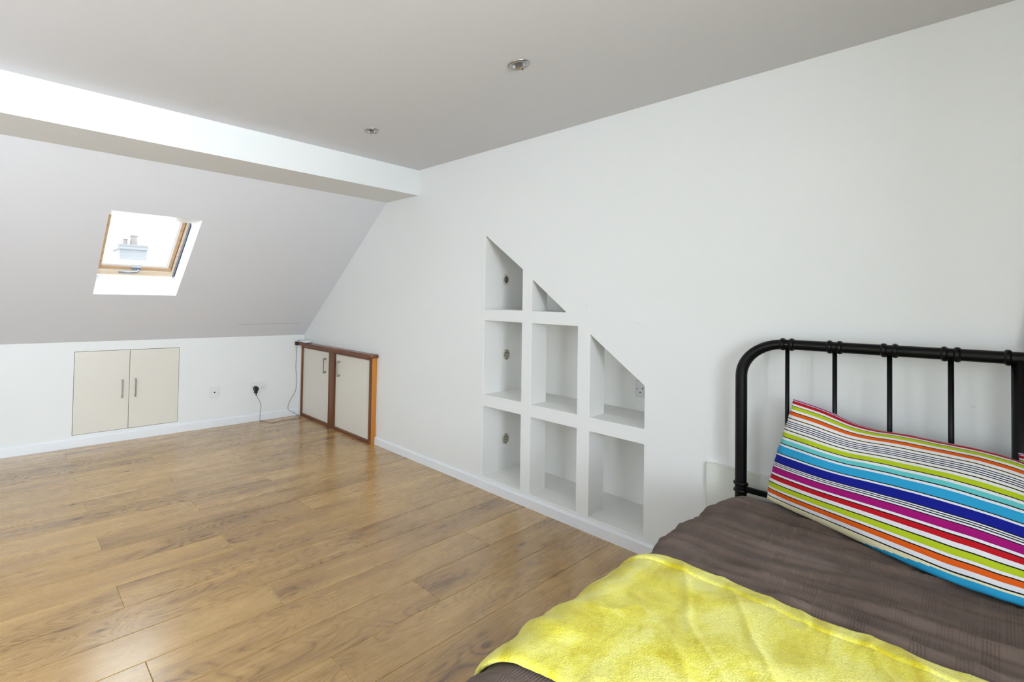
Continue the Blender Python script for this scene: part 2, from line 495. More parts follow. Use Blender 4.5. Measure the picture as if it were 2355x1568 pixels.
# ---- flat ceiling and the boxed beam
ceiling = box('ceiling', XL, 0.0, YR, YB, ZC, ZC + 0.1, M['ceiling'])
tag(ceiling, 'flat white ceiling', kind='structure')
bm = bmesh.new()
prof = [(YS, ZB), (YB, ZB), (YB, ZC + 0.1), (YS - 0.05, ZC + 0.1), (YS + 0.02, ZB + 0.12)]
va = [bm.verts.new((XL, y, z)) for y, z in prof]; vb = [bm.verts.new((0, y, z)) for y, z in prof]
bm.faces.new(va); bm.faces.new(vb[::-1])
for k in range(5): bm.faces.new((va[k], va[(k + 1) % 5], vb[(k + 1) % 5], vb[k]))
beam = link_bm('trim_1', bm, M['wall'])
tag(beam, 'boxed-in beam between flat and sloping ceiling', kind='structure')

# ---- alcove wall (right) with the stepped openings
y1, y2, y3, y4, y5, y6 = -2.2085, -2.4777, -2.5410, -2.8125, -2.8790, -3.1390
n1, n2, n3, n4, n5 = 0.0762, 0.5120, 0.5845, 1.0480, 1.1190
a1, a2, b1, e1, e2 = 1.5835, 1.3595, 1.3000, 1.0100, 0.7880
bt = -2.7480
holes = [
    [(y1, n5), (y2, n5), (y2, a2), (y1, a1)],
    [(y3, n5), (bt, n5), (y3, b1)],
    [(y1, n3), (y2, n3), (y2, n4), (y1, n4)],
    [(y3, n3), (y4, n3), (y4, n4), (y3, n4)],
    [(y5, n3), (y6, n3), (y6, e2), (y5, e1)],
    [(y1, n1), (y2, n1), (y2, n2), (y1, n2)],
    [(y3, n1), (y4, n1), (y4, n2), (y3, n2)],
    [(y5, n1), (y6, n1), (y6, n2), (y5, n2)],
]
PD, CD = 0.155, 0.400
wall_right = holed_slab('wall_right', [(0.1, -0.1), (YR - 0.05, -0.1), (YR - 0.05, ZC + 0.1), (YB + 0.0, ZC + 0.1), (0.1, ZC + 0.1)], holes,
                        lambda u, v, w: Vector((w, u, v)), PD, M['wall'], bevel=0.0025)
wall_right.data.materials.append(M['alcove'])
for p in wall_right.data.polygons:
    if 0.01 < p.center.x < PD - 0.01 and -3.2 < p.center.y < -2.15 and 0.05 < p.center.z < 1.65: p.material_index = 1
tag(wall_right, 'white wall with stepped alcove openings', kind='structure')
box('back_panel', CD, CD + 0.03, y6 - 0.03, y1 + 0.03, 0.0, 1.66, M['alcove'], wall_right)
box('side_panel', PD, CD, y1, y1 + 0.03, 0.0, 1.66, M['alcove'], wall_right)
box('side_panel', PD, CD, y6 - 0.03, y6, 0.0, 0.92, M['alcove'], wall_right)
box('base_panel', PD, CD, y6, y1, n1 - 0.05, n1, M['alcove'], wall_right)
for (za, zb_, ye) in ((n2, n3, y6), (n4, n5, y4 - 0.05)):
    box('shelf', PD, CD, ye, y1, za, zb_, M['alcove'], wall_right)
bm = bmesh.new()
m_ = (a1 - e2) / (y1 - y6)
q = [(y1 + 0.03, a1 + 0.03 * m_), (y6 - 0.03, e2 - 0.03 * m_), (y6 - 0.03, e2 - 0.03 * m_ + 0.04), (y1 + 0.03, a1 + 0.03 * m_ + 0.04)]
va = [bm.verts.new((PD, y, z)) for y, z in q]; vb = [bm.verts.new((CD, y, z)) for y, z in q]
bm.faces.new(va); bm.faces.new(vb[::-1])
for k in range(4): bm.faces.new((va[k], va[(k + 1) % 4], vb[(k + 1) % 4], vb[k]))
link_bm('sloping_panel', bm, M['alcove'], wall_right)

# ---- walls behind and beside the camera, each with a window, the left one added
RW = (-3.70, -1.40, 0.70, 1.95)
wall_back = holed_slab('wall_back', [(XL - 0.05, -0.1), (0.05, -0.1), (0.05, ZC + 0.1), (XL - 0.05, ZC + 0.1)],
                       [[(RW[0], RW[2]), (RW[1], RW[2]), (RW[1], RW[3]), (RW[0], RW[3])]],
                       lambda u, v, w: Vector((u, YR - w, v)), 0.12, M['wall'])
tag(wall_back, 'white wall behind the viewer with a wide window', kind='structure')
LW = (-3.0, -2.0, 0.90, 1.70)
wall_left = holed_slab('wall_left', [(YR - 0.1, -0.1), (0.12, -0.1), (0.12, ZC + 0.1), (YR - 0.1, ZC + 0.1)],
                       [[(LW[0], LW[2]), (LW[1], LW[2]), (LW[1], LW[3]), (LW[0], LW[3])]],
                       lambda u, v, w: Vector((XL - w, u, v)), 0.12, M['wall'])
tag(wall_left, 'white side wall left of the view', kind='structure')
shade_pier = box('trim_shade', -1.48, 0.0, YR, -5.02, -0.008, ZC, M['wall'])  # added out of view to shade the right end of the alcove wall
tag(shade_pier, 'added unseen wall section beyond the bed that shades the right wall', kind='structure')
def plain_window(name, f, a0, a1_, z0, z1, cols):
    bm = bmesh.new()
    def bar(u0, u1, v0, v1):
        vs = [f(u, v, w) for w in (0.04, 0.09) for v in (v0, v1) for u in (u0, u1)]
        V = [bm.verts.new(p) for p in vs]
        for q in ((0, 1, 3, 2), (4, 6, 7, 5), (0, 4, 5, 1), (2, 3, 7, 6), (0, 2, 6, 4), (1, 5, 7, 3)): bm.faces.new([V[i] for i in q])
    t = 0.05
    bar(a0, a1_, z0, z0 + t); bar(a0, a1_, z1 - t, z1)
    for k in range(cols + 1):
        u = a0 + (a1_ - a0 - t) * k / cols
        bar(u, u + t, z0 + t, z1 - t)
    o = link_bm(name, bm, M['gloss_white']); tag(o, kind='structure')
    bm = bmesh.new()
    V = [bm.verts.new(f(u, v, 0.065)) for u, v in ((a0, z0), (a1_, z0), (a1_, z1), (a0, z1))]; bm.faces.new(V)
    link_bm('pane', bm, M['glass'], o)
    return o
plain_window('window_2', lambda u, v, w: Vector((u, YR - w, v)), *RW[:2], RW[2], RW[3], 3)
plain_window('added_window', lambda u, v, w: Vector((XL - w, u, v)), *LW[:2], LW[2], LW[3], 2)  # unseen left window, added along with the fill lamp

# ---- skirting boards
def skirting(name, path, h=0.070, t=0.014):
    """path of 2 points on the wall line, offset inwards by the given normal"""
    (ax, ay), (bx_, by_), (nx, ny) = path
    bm = bmesh.new()
    prof = [(0, 0), (t, 0), (t, h - 0.012), (t - 0.003, h - 0.006), (t - 0.008, h), (0, h)]
    va = [bm.verts.new((ax + nx * d, ay + ny * d, z)) for d, z in prof]
    vb = [bm.verts.new((bx_ + nx * d, by_ + ny * d, z)) for d, z in prof]
    bm.faces.new(va); bm.faces.new(vb[::-1])
    for k in range(len(prof)): bm.faces.new((va[k], va[(k + 1) % 6], vb[(k + 1) % 6], vb[k]))
    return tag(link_bm(name, bm, M['gloss_white']), kind='structure')
skirting('baseboard_front', [(XL, 0), (-0.052, 0), (0, -1)])
skirting('baseboard_right', [(0, -1.157), (0, -5.02), (-1, 0)], h=0.062)
skirting('baseboard_back', [(XL, YR), (-1.48, YR), (0, 1)])
skirting('baseboard_left', [(XL, 0), (XL, YR), (1, 0)])

# ------------------------------------------------------------------ skylight
sky = empty('window_1')
tag(sky, 'small wooden roof window in the sloping ceiling', kind='structure')
SLM = Matrix(((1, 0, 0, 0), (0, SV.y, NV.y, 0), (0, SV.z, NV.z, ZK), (0, 0, 0, 1)))
def ring(bm, x0, x1, s0, s1, t, n0, n1_):
    tl, tr, tb, tt = t
    bx(bm, x0, x0 + tl, s0, s1, n0, n1_, SLM); bx(bm, x1 - tr, x1, s0, s1, n0, n1_, SLM)
    bx(bm, x0 + tl, x1 - tr, s0, s0 + tb, n0, n1_, SLM); bx(bm, x0 + tl, x1 - tr, s1 - tt, s1, n0, n1_, SLM)
bm = bmesh.new()
ring(bm, -1.975, -1.388, 0.600, 1.235, (0.034, 0.030, 0.052, 0.04), ND + 0.004, ND + 0.10)
link_bm('window_frame', bm, M['skylit_pine'], sky, bevel=0.002)
bm = bmesh.new()
ring(bm, -1.937, -1.424, 0.658, 1.215, (0.036, 0.021, 0.024, 0.05), ND + 0.012, ND + 0.050)
sash = link_bm('sash', bm, M['pine'], sky, bevel=0.003)
bm = bmesh.new()
ring(bm, -1.903, -1.443, 0.680, 1.172, (0.006, 0.022, 0.020, 0.004), ND + 0.018, ND + 0.062)
link_bm('sash_glare_bead', bm, M['reveal'], sash)  # white stands in for the glare on the sash's inner face
bm = bmesh.new()
ring(bm, -1.8945, -1.466, 0.698, 1.168, (0.0015, 0.0015, 0.0015, 0.0015), ND + 0.046, ND + 0.0475)
ring(bm, -1.890, -1.474, 0.705, 1.165, (0.0018, 0.0018, 0.0022, 0.002), ND + 0.040, ND + 0.042)
link_bm('glazing_gasket', bm, M['black_plastic'], sash)
box('pane', -1.8945, -1.466, 0.698, 1.168, ND + 0.043, ND + 0.0435, M['glass'], sky, mtx=SLM)
bm = bmesh.new()
ring(bm, -1.941, -1.419, 0.653, 1.195, (0.004, 0.0045, 0.0045, 0.004), ND + 0.022, ND + 0.030)
link_bm('gap_shade_ring', bm, M['black_plastic'], sash)  # black ring added to block light and darken the sash gap
# blind track on the right of the frame
bm = bmesh.new(); bx(bm, -1.404, -1.3965, 0.606, 1.150, ND - 0.010, ND + 0.0035, SLM); bx(bm, -1.3935, -1.3905, 0.606, 1.150, ND - 0.020, ND + 0.0035, SLM)
link_bm('side_track', bm, M['bathroom_metal'], sky, bevel=0.001)
# latch handle
hb = empty('window_handle'); hb.parent = sky
bm = bmesh.new(); bx(bm, -1.705, -1.640, 0.664, 0.690, ND + 0.000, ND + 0.012, SLM)
link_bm('handle_plate', bm, M['bathroom_metal'], hb, bevel=0.004)
bm = bmesh.new()
tube(bm, [SLM @ Vector(p) for p in ((-1.662, 0.676, ND), (-1.662, 0.674, ND - 0.022), (-1.676, 0.672, ND - 0.030), (-1.72, 0.668, ND - 0.030), (-1.79, 0.662, ND - 0.026))], 0.0075)
link_bm('lever', bm, M['bathroom_metal'], hb, smooth=True)

# ------------------------------------------------------------------ the neighbour's chimney seen through the skylight
ch = empty('chimney', (-0.60, 5.1, -3.0))
tag(ch, 'pale chimney stack with clay pots beyond the skylight', 'chimney')
bm = bmesh.new()
bx(bm, -0.83, -0.38, 4.9, 5.5, -3.0, 1.93)
link_bm('stack', bm, M['brickwork'], ch)
bm = bmesh.new(); bx(bm, -0.87, -0.35, 4.86, 5.54, 1.93, 1.97); bx(bm, -0.85, -0.37, 4.88, 5.52, 1.97, 2.02)
link_bm('capping', bm, M['brickwork'], ch)
for x, h, r in ((-0.545, 0.20, 0.068), (-0.69, 0.12, 0.042)):
    bm = bmesh.new()
    lathe(bm, [(r * 1.05, 0), (r * 0.9, h * 0.8), (r * 1.1, h * 0.86), (r * 1.1, h), (r * 0.8, h), (r * 0.75, 0)], Matrix.Translation((x, 5.2, 2.02)), 20)
    link_bm('chimney_pot', bm, M['pot'], ch, smooth=False)
reparent(None, ch)

# ------------------------------------------------------------------ eaves cupboard doors in the knee wall
def bar_handle(parent, name, base, axis_out, z0, z1, out=0.028, w=0.010):
    """D handle of flat bar with two square mounts; axis_out: unit vector away from the door"""
    b = Vector(base); a = Vector(axis_out); side = Vector((a.y, -a.x, 0)); side = Vector((abs(side.x), abs(side.y), 0))
    bm = bmesh.new()
    def blk(o0, o1, za, zb_, ww):
        c = [b + a * o0 - side * ww / 2, b + a * o1 + side * ww / 2]
        xs = sorted((c[0].x, c[1].x)); ys = sorted((c[0].y, c[1].y))
        bx(bm, xs[0], xs[1], ys[0], ys[1], za, zb_)
    blk(out - 0.007, out, z0, z1, w)
    blk(0.0, out - 0.007, z0, z0 + 0.018, w); blk(0.0, out - 0.007, z1 - 0.018, z1, w)
    return link_bm(name, bm, M['steel'], parent, bevel=0.001)
ec = empty('eaves_cupboard', (-1.61, 0.0, 0.09))
tag(ec, 'pair of cream flush cupboard doors with bar handles in the low wall below the skylight', 'cupboard')
xm = -1.6118
for (xa, xb, hx) in ((HX0 + 0.003, xm - 0.0018, -1.664), (xm + 0.0018, HX1 - 0.003, -1.567)):
    d = box('door', xa, xb, 0.0, 0.019, HZ0 + 0.003, HZ1 - 0.003, M['door_cream'], ec, bevel=0.0008)
    bar_handle(d, 'handle', (hx, 0.0, 0), (0, -1, 0), 0.339, 0.484, out=0.026, w=0.011)
reparent(None, ec)

# ------------------------------------------------------------------ low wood-framed cupboard in the corner
cb = empty('low_cupboard', (-0.03, -0.6, 0.0))
tag(cb, 'shallow corner cupboard with dark stained wood frame and two cream doors', 'cupboard')
box('filler_strip', -0.046, -0.001, -0.040, -0.0005, 0.0, 0.690, M['wall'], cb)
box('stile', -0.052, -0.002, -0.054, -0.041, 0.0, 0.690, M['mahogany_v'], cb, bevel=0.001)
box('stile', -0.050, -0.002, -0.620, -0.527, 0.0, 0.690, M['mahogany_v'], cb, bevel=0.002)
box('stile', -0.050, -0.012, -1.154, -1.118, 0.0, 0.690, M['mahogany_v'], cb, bevel=0.002)
box('edge_lipping', -0.0495, -0.002, -1.1565, -1.1545, 0.0, 0.690, M['orange_wood'], cb)
box('plinth', -0.048, -0.002, -0.527, -0.054, 0.0, 0.024, M['mahogany'], cb, bevel=0.001)
box('plinth', -0.048, -0.002, -1.118, -0.620, 0.0, 0.024, M['mahogany'], cb, bevel=0.001)
box('head_rail', -0.048, -0.002, -1.118, -0.054, 0.668, 0.690, M['mahogany'], cb, bevel=0.001)
for ya, yb, hy in ((-0.525, -0.056, -0.462), (-1.116, -0.622, -0.684)):
    d = box('door', -0.034, -0.016, ya, yb, 0.026, 0.666, M['door_cream'], cb, bevel=0.001)
    bar_handle(d, 'handle', (-0.034, hy, 0), (-1, 0, 0), 0.474, 0.613, out=0.034, w=0.011)
# top board with rounded corner
bm = bmesh.new()
out = [(-0.001, -0.002), (-0.086, -0.002)]
rc = 0.055
for k in range(9):
    t = math.pi / 2 * k / 8
    out.append((-0.086 + rc - rc * math.cos(t), -1.178 + rc - rc * math.sin(t)))
out.append((-0.001, -1.178))
lo = [bm.verts.new((x, y, 0.6905)) for x, y in out]; hi = [bm.verts.new((x, y, 0.720)) for x, y in out]
bm.faces.new(lo[::-1]); bm.faces.new(hi)
for k in range(len(out)): bm.faces.new((lo[k], lo[(k + 1) % len(out)], hi[(k + 1) % len(out)], hi[k]))
link_bm('top_board', bm, M['mahogany'], cb, bevel=0.008, seg=3)
reparent(None, cb)

# router on the top board
rt = empty('router', (-0.045, -0.09, 0.72))
tag(rt, 'small white router box on the dark cupboard top in the corner', 'router')
box('casing', -0.076, -0.012, -0.155, -0.035, 0.7235, 0.744, M['plastic'], rt, bevel=0.004)
box('base_tray', -0.074, -0.014, -0.158, -0.037, 0.720, 0.7235, M['black_plastic'], rt)
reparent(None, rt)

# ------------------------------------------------------------------ sockets
def uk_holes(bm, u, z, f, s=1.0):
    for du, dz, w, h in ((0, 0.011, 0.0045, 0.008), (-0.011, -0.009, 0.0075, 0.0042), (0.011, -0.009, 0.0075, 0.0042)):
        V = [f(u + du * s + a * w / 2 * s, z + dz * s + b * h / 2 * s, d) for d in (0, 1) for a, b in ((-1, -1), (1, -1), (1, 1), (-1, 1))]
        V = [bm.verts.new(p) for p in V]
        bm.faces.new(V[:4]); bm.faces.new(V[4:][::-1])
        for k in range(4): bm.faces.new((V[k], V[(k + 1) % 4], V[4 + (k + 1) % 4], V[4 + k]))
fY = lambda u, z, d: Vector((u, -0.0085 - 0.0006 * d, z))

ap = empty('aerial_socket', (-0.911, 0, 0.26))
tag(ap, 'single square white aerial outlet plate on the low wall, left of the double socket', 'socket')
box('face_plate', -0.956, -0.866, -0.0085, -0.0003, 0.261, 0.3505, M['plastic'], ap, bevel=0.003)
bm = bmesh.new(); lathe(bm, [(0.0065, 0), (0.0065, 0.004), (0.003, 0.004), (0.003, 0.001), (0, 0.001)], align((-0.911, -0.0085, 0.306), (0, -1, 0)), 20)
link_bm('coaxial_port', bm, M['black_plastic'], ap)
for x in (-0.941, -0.881):
    bm = bmesh.new(); lathe(bm, [(0.003, 0), (0.0028, 0.0006), (0, 0.0006)], align((x, -0.0085, 0.306), (0, -1, 0)), 12)
    link_bm('screw', bm, M['steel'], ap)
reparent(None, ap)

ds = empty('double_socket', (-0.484, 0, 0.27))
tag(ds, 'double white plug socket on the low wall with a black plug in its left outlet', 'socket')
box('face_plate', -0.562, -0.407, -0.0085, -0.0003, 0.271, 0.3625, M['plastic'], ds, bevel=0.003)
for x in (-0.524, -0.445):
    bm = bmesh.new(); uk_holes(bm, x, 0.311, fY, 1.0); link_bm('pin_hole', bm, M['dark'], ds)
for x in (-0.500, -0.469):
    box('rocker_switch', x - 0.006, x + 0.006, -0.0115, -0.0086, 0.334, 0.350, M['plastic'], ds, bevel=0.001)
for x in (-0.552, -0.417):
    bm = bmesh.new(); lathe(bm, [(0.003, 0), (0.0028, 0.0006), (0, 0.0006)], align((x, -0.0085, 0.317), (0, -1, 0)), 12)
    link_bm('screw', bm, M['steel'], ds)
reparent(None, ds)

# plug and its cable
pg = empty('power_plug', (-0.522, -0.02, 0.30))
tag(pg, 'black plug in the left outlet, thin grey cable trailing up to the router', 'plug')
bm = bmesh.new()
pr_ = [(0.0, 0.030), (0.016, 0.026), (0.026, 0.010), (0.024, -0.006), (0.015, -0.014), (0.013, -0.040), (0.0, -0.043)]
full = pr_ + [(-x, z) for x, z in pr_[-2:0:-1]]
va = [bm.verts.new((-0.521 + x, -0.0095, 0.300 + z)) for x, z in full]
vb = [bm.verts.new((-0.521 + x * 0.85, -0.042, 0.300 + z * 0.92)) for x, z in full]
bm.faces.new(va); bm.faces.new(vb[::-1])
for k in range(len(full)): bm.faces.new((va[k], va[(k + 1) % len(full)], vb[(k + 1) % len(full)], vb[k]))
link_bm('plug_body', bm, M['black_plastic'], pg, bevel=0.004, seg=3)
bm = bmesh.new(); tube(bm, [(-0.520, -0.026, 0.262), (-0.517, -0.026, 0.240)], 0.0045); link_bm('strain_relief', bm, M['black_plastic'], pg)
cpts = catmull([(-0.517, -0.026, 0.245), (-0.500, -0.026, 0.215), (-0.474, -0.024, 0.172), (-0.463, -0.022, 0.125), (-0.470, -0.020, 0.07), (-0.469, -0.020, 0.02),
                (-0.466, -0.020, 0.0032), (-0.448, -0.055, 0.003), (-0.440, -0.130, 0.003), (-0.395, -0.160, 0.003), (-0.3185, -0.140, 0.003), (-0.2266, -0.135, 0.003),
                (-0.130, -0.150, 0.003), (-0.082, -0.085, 0.003), (-0.075, -0.026, 0.008), (-0.112, -0.021, 0.030), (-0.1666, -0.020, 0.062), (-0.174, -0.018, 0.100),
                (-0.150, -0.018, 0.157), (-0.098, -0.018, 0.235), (-0.082, -0.020, 0.341), (-0.098, -0.020, 0.471), (-0.092, -0.020, 0.60), (-0.093, -0.022, 0.69),
                (-0.094, -0.030, 0.724), (-0.086, -0.045, 0.742), (-0.072, -0.060, 0.737)], 8)
bm = bmesh.new(); tube(bm, cpts, 0.0019, 8); link_bm('cable', bm, M['cable'], pg, smooth=True)
box('adapter', -0.110, -0.0865, -0.034, -0.010, 0.692, 0.727, M['black_plastic'], pg, bevel=0.003)
reparent(None, pg)

# socket inside the alcove, partly cut off by the opening edge
asock = empty('alcove_socket', (CD - 0.004, -3.0, 0.66))
tag(asock, 'white plug socket inside the top of the right-hand alcove column', 'socket')
box('face_plate', CD - 0.009, CD - 0.0003, -3.089, -2.9335, 0.6605, 0.7485, M['plastic'], asock, bevel=0.003)
fX = lambda u, z, d: Vector((CD - 0.009 - 0.0006 * d, u, z))
for y in (-2.972, -3.050):
    bm = bmesh.new(); uk_holes(bm, y, 0.697, fX, 1.15); link_bm('pin_hole', bm, M['dark'], asock)
bm = bmesh.new(); lathe(bm, [(0.003, 0), (0.0028, 0.0006), (0, 0.0006)], align((CD - 0.009, -2.943, 0.704), (-1, 0, 0)), 12)
link_bm('screw', bm, M['dark'], asock)
reparent(None, asock)

# ------------------------------------------------------------------ alcove vents and spotlight on the left side of the first column
def vent(z, x, label):
    r = empty('air_vent', (x, y1, z))
    tag(r, label, 'vent', 'round vents in the first alcove column')
    m4 = align((x, y1 - 0.0003, z), (0, -1, 0))
    bm = bmesh.new(); lathe(bm, [(0.036, 0), (0.036, 0.003), (0.033, 0.005), (0.0285, 0.005), (0.0285, 0.001)], m4, 36)
    link_bm('rim', bm, M['vent'], r, smooth=False)
    bm = bmesh.new(); lathe(bm, [(0.0285, 0.0008), (0, 0.0008)], m4, 36); link_bm('backing', bm, M['dark'], r)
    for k in range(5):
        zz = -0.020 + 0.010 * k
        hw = math.sqrt(0.0285 ** 2 - zz ** 2)
        box('louvre', x - hw, x + hw, y1 - 0.0052, y1 - 0.0015, z + zz - 0.0026, z + zz + 0.0026, M['vent'], r)
    reparent(None, r)
vent(0.821, 0.2296, 'round slatted vent in the middle opening of the left alcove column')
vent(0.2714, 0.2341, 'round slatted vent in the lowest opening of the left alcove column')
sp = empty('alcove_spotlight', (0.2127, y1, 1.3128))
tag(sp, 'small round spotlight in the top opening of the left alcove column', 'spotlight')
m4 = align((0.2127, y1 - 0.0003, 1.3128), (0, -1, 0))
bm = bmesh.new(); lathe(bm, [(0.034, 0), (0.034, 0.002), (0.030, 0.0045), (0.0215, 0.0045), (0.0205, 0.0008)], m4, 36); link_bm('rim', bm, M['vent'], sp)
bm = bmesh.new(); lathe(bm, [(0.0205, 0.0008), (0.0165, 0.0009), (0.0165, 0.003), (0.010, 0.0048), (0, 0.0055)], m4, 36)
o = link_bm('lens', bm, M['lens'], sp, smooth=True)
bm = bmesh.new(); lathe(bm, [(0.0212, 0.0030), (0.0165, 0.0032), (0.0165, 0.0008)], m4, 36); link_bm('inner_ring', bm, M['dark'], sp)
reparent(None, sp)

# ------------------------------------------------------------------ ceiling downlights
def downlight(x, y, label):
    r = empty('downlight', (x, y, ZC)); tag(r, label, 'ceiling light', 'chrome downlights in the flat ceiling')
    m4 = align((x, y, ZC - 0.0002), (0, 0, -1))
    bm = bmesh.new(); lathe(bm, [(0.0425, 0), (0.0425, 0.0025), (0.039, 0.005), (0.030, 0.0055), (0.0295, 0.0045), (0.027, 0.0045), (0.026, 0.006), (0.0235, 0.006)], m4, 48)
    link_bm('bezel', bm, M['satin'], r, smooth=True)
    bm = bmesh.new(); lathe(bm, [(0.0235, 0.006), (0.020, 0.0012), (0.016, 0.0008)], m4, 40); link_bm('reflector', bm, M['chrome'], r, smooth=True)
    bm = bmesh.new(); lathe(bm, [(0.016, 0.0009), (0.015, 0.003), (0.008, 0.0045), (0, 0.005)], m4, 32); link_bm('bulb', bm, M['lens'], r, smooth=True)
    bm = bmesh.new(); lathe(bm, [(0.003, 0), (0.003, 0.007), (0, 0.007)], align((x + 0.038, y + 0.008, ZC), (0, 0, -1)), 10); link_bm('spring_clip', bm, M['dark'], r)
    reparent(None, r)
downlight(-0.8169, -2.9976, 'chrome recessed downlight on the ceiling, the nearer and larger of two')
downlight(-0.7968, -2.0300, 'chrome recessed downlight on the ceiling, the farther one by the boxed beam')

# ------------------------------------------------------------------ white board behind the headboard
wb = empty('wall_panel', (-0.01, -4.0, 0.0))
tag(wb, 'off-white board standing against the wall behind the black headboard', 'board')
box('board', -0.018, -0.0145, -4.30, -3.394, 0.0, 0.500, M['cream_panel'], wb)
box('top_edge', -0.019, -0.0005, -4.30, -3.394, 0.500, 0.508, M['cream_panel'], wb, bevel=0.001)
box('side_edge', -0.019, -0.0145, -3.3945, -3.392, 0.0, 0.500, M['cream_panel'], wb)
reparent(None, wb)

# ------------------------------------------------------------------ bed frame
bed = empty('bed_frame', (-1.0, -4.17, 0.0))
tag(bed, 'black tubular metal double bed frame with spindle headboard against the white wall', 'bed')
HX = -0.092; RT = 0.0185
YL, YC, YRt = -3.5285, -4.170, -4.8115
ZT = 1.0345
slope_t = 0.012
def ztop(y): return ZT + (YL - 0.12 - y) * slope_t if y > -4.25 else ZT + (YL - 0.12 + 4.25) * slope_t
arc = []
rr_ = 0.135
path = [(HX, YL, 0.0), (HX, YL, 0.45), (HX, YL, ZT - rr_)]
for k in range(1, 13):
    t = math.pi / 2 * k / 12
    path.append((HX, YL - rr_ * (1 - math.cos(t)), ZT - rr_ + rr_ * math.sin(t)))
path += [(HX, y, ztop(y)) for y in (-3.75, -3.9, -4.05, -4.17, -4.25, -4.4, -4.55)]
zt_end = ztop(-4.6)
for k in range(0, 13):
    t = math.pi / 2 * k / 12
    path.append((HX, YRt + rr_ - rr_ * math.sin(t), zt_end - rr_ + rr_ * math.cos(t)))
path += [(HX, YRt, 0.45), (HX, YRt, 0.0)]
bm = bmesh.new(); tube(bm, path, RT, 20); link_bm('headboard_tube', bm, M['black_metal'], bed, smooth=True)
bm = bmesh.new(); tube(bm, [(HX, YC, 0.0), (HX, YC, ztop(YC))], 0.0165, 18); link_bm('centre_post', bm, M['black_metal'], bed, smooth=True)
def collar(p, d, r=RT, name='collar'):
    bm = bmesh.new()
    lathe(bm, [(r * 0.9, -0.007), (r + 0.002, -0.0065), (r + 0.0045, -0.003), (r + 0.0052, 0), (r + 0.0045, 0.003), (r + 0.002, 0.0065), (r * 0.9, 0.007)], align(p, d), 24)
    link_bm(name, bm, M['black_metal'], bed, smooth=True)
spy = [-3.6652, -3.7906, -3.9189, -4.0451]
spy += [2 * YC - y for y in reversed(spy)]
for y in spy:
    bm = bmesh.new(); tube(bm, [(HX, y, 0.462), (HX, y, ztop(y))], 0.0055 if False else 0.0062, 12)
    link_bm('spindle', bm, M['black_metal'], bed, smooth=True)
    for s in (0.0125, -0.0125):
        collar((HX, y + s, ztop(y + s)), (0, 1, 0))
for s in (0.021, -0.021): collar((HX, YC + s, ztop(YC)), (0, 1, 0))
for y in (YL, YRt):
    for z in (0.478, 0.450): collar((HX, y, z), (0, 0, 1))
bm = bmesh.new(); bx(bm, HX - 0.006, HX + 0.006, YRt, YL, 0.448, 0.470); link_bm('cross_bar', bm, M['black_metal'], bed, bevel=0.002)
XF = -1.985
for y in (-3.575, -4.765):
    bm = bmesh.new(); bx(bm, XF, HX, y - 0.012, y + 0.012, 0.20, 0.25); link_bm('side_rail', bm, M['black_metal'], bed, bevel=0.002)
    bm = bmesh.new(); tube(bm, [(XF, y, 0.0), (XF, y, 0.25)], 0.018, 14); link_bm('leg', bm, M['black_metal'], bed, smooth=True)
bm = bmesh.new(); bx(bm, XF - 0.01, XF + 0.01, -4.765, -3.575, 0.20, 0.25); link_bm('foot_rail', bm, M['black_metal'], bed, bevel=0.002)
for k in range(12):
    x = -0.2 - 1.65 * k / 11
    bm = bmesh.new(); bx(bm, x - 0.03, x + 0.03, -4.765, -3.575, 0.245, 0.255); link_bm('slat', bm, M['pine'], bed)
reparent(None, bed)

mt = box('mattress', -1.985, -0.130, -4.80, -3.540, 0.2565, 0.432, M['mattress'], bevel=0.05)
mt.modifiers[0].segments = 4
tag(mt, 'mattress hidden under the brown bedspread on the bed', 'mattress')

# ------------------------------------------------------------------ bed linen
BX0, BX1, BY0, BY1 = -2.005, -0.118, -4.835, -3.502      # outer vertical faces of the bedspread
TOP = 0.450
def drape(a, b, rad, off, top, drop_head=None):
    """a along X, b along Y: flat cloth coordinates wrapped over the mattress block"""
    r = rad + off
    ix0, ix1, iy0, iy1 = BX0 + rad, BX1 - rad * 0.6, BY0 + rad, BY1 - rad
    cx_, cy_ = min(max(a, ix0), ix1), min(max(b, iy0), iy1)
    ex, ey = a - cx_, b - cy_
    d = math.hypot(ex, ey)
    if d < 1e-9: return Vector((a, b, top + off)), Vector((0, 0, 1))
    ux, uy = ex / d, ey / d
    q = r * math.pi / 2
    if d < q:
        t = d / r
        return Vector((cx_ + ux * r * math.sin(t), cy_ + uy * r * math.sin(t), top + off - r * (1 - math.cos(t)))), Vector((ux * math.sin(t), uy * math.sin(t), math.cos(t)))
    return Vector((cx_ + ux * r, cy_ + uy * r, top + off - r - (d - q))), Vector((ux, uy, 0))

def folds(x, y):
    """long soft creases across the bed (along Y), wandering in X"""
    w = noise.noise(Vector((x * 1.5, y * 2.2, 3.1))) * 0.09 + noise.noise(Vector((x * 3.5, y * 5, 9.1))) * 0.022
    xx = x + w + 0.18 * (y + 3.5)
    a = noise.noise(Vector((xx * 9.5, y * 1.3, 0.0)))
    rdg = max(0.0, 1.0 - abs(a) * 6.0) ** 1.3
    amp = 0.5 + 0.5 * noise.noise(Vector((x * 2.0, y * 2.6, 7.7)))
    b = noise.noise(Vector((xx * 17.0, y * 2.3, 4.0)))
    rdg2 = max(0.0, 1.0 - abs(b) * 5.0) ** 1.5
    k = 1.0 if x > -0.90 else (0.3 if x > -1.62 else 0.6)
    return (0.0260 * rdg * (amp + 0.15) + 0.0100 * rdg2) * k + 0.004 * noise.noise(Vector((x * 3, y * 3, 1.0)))

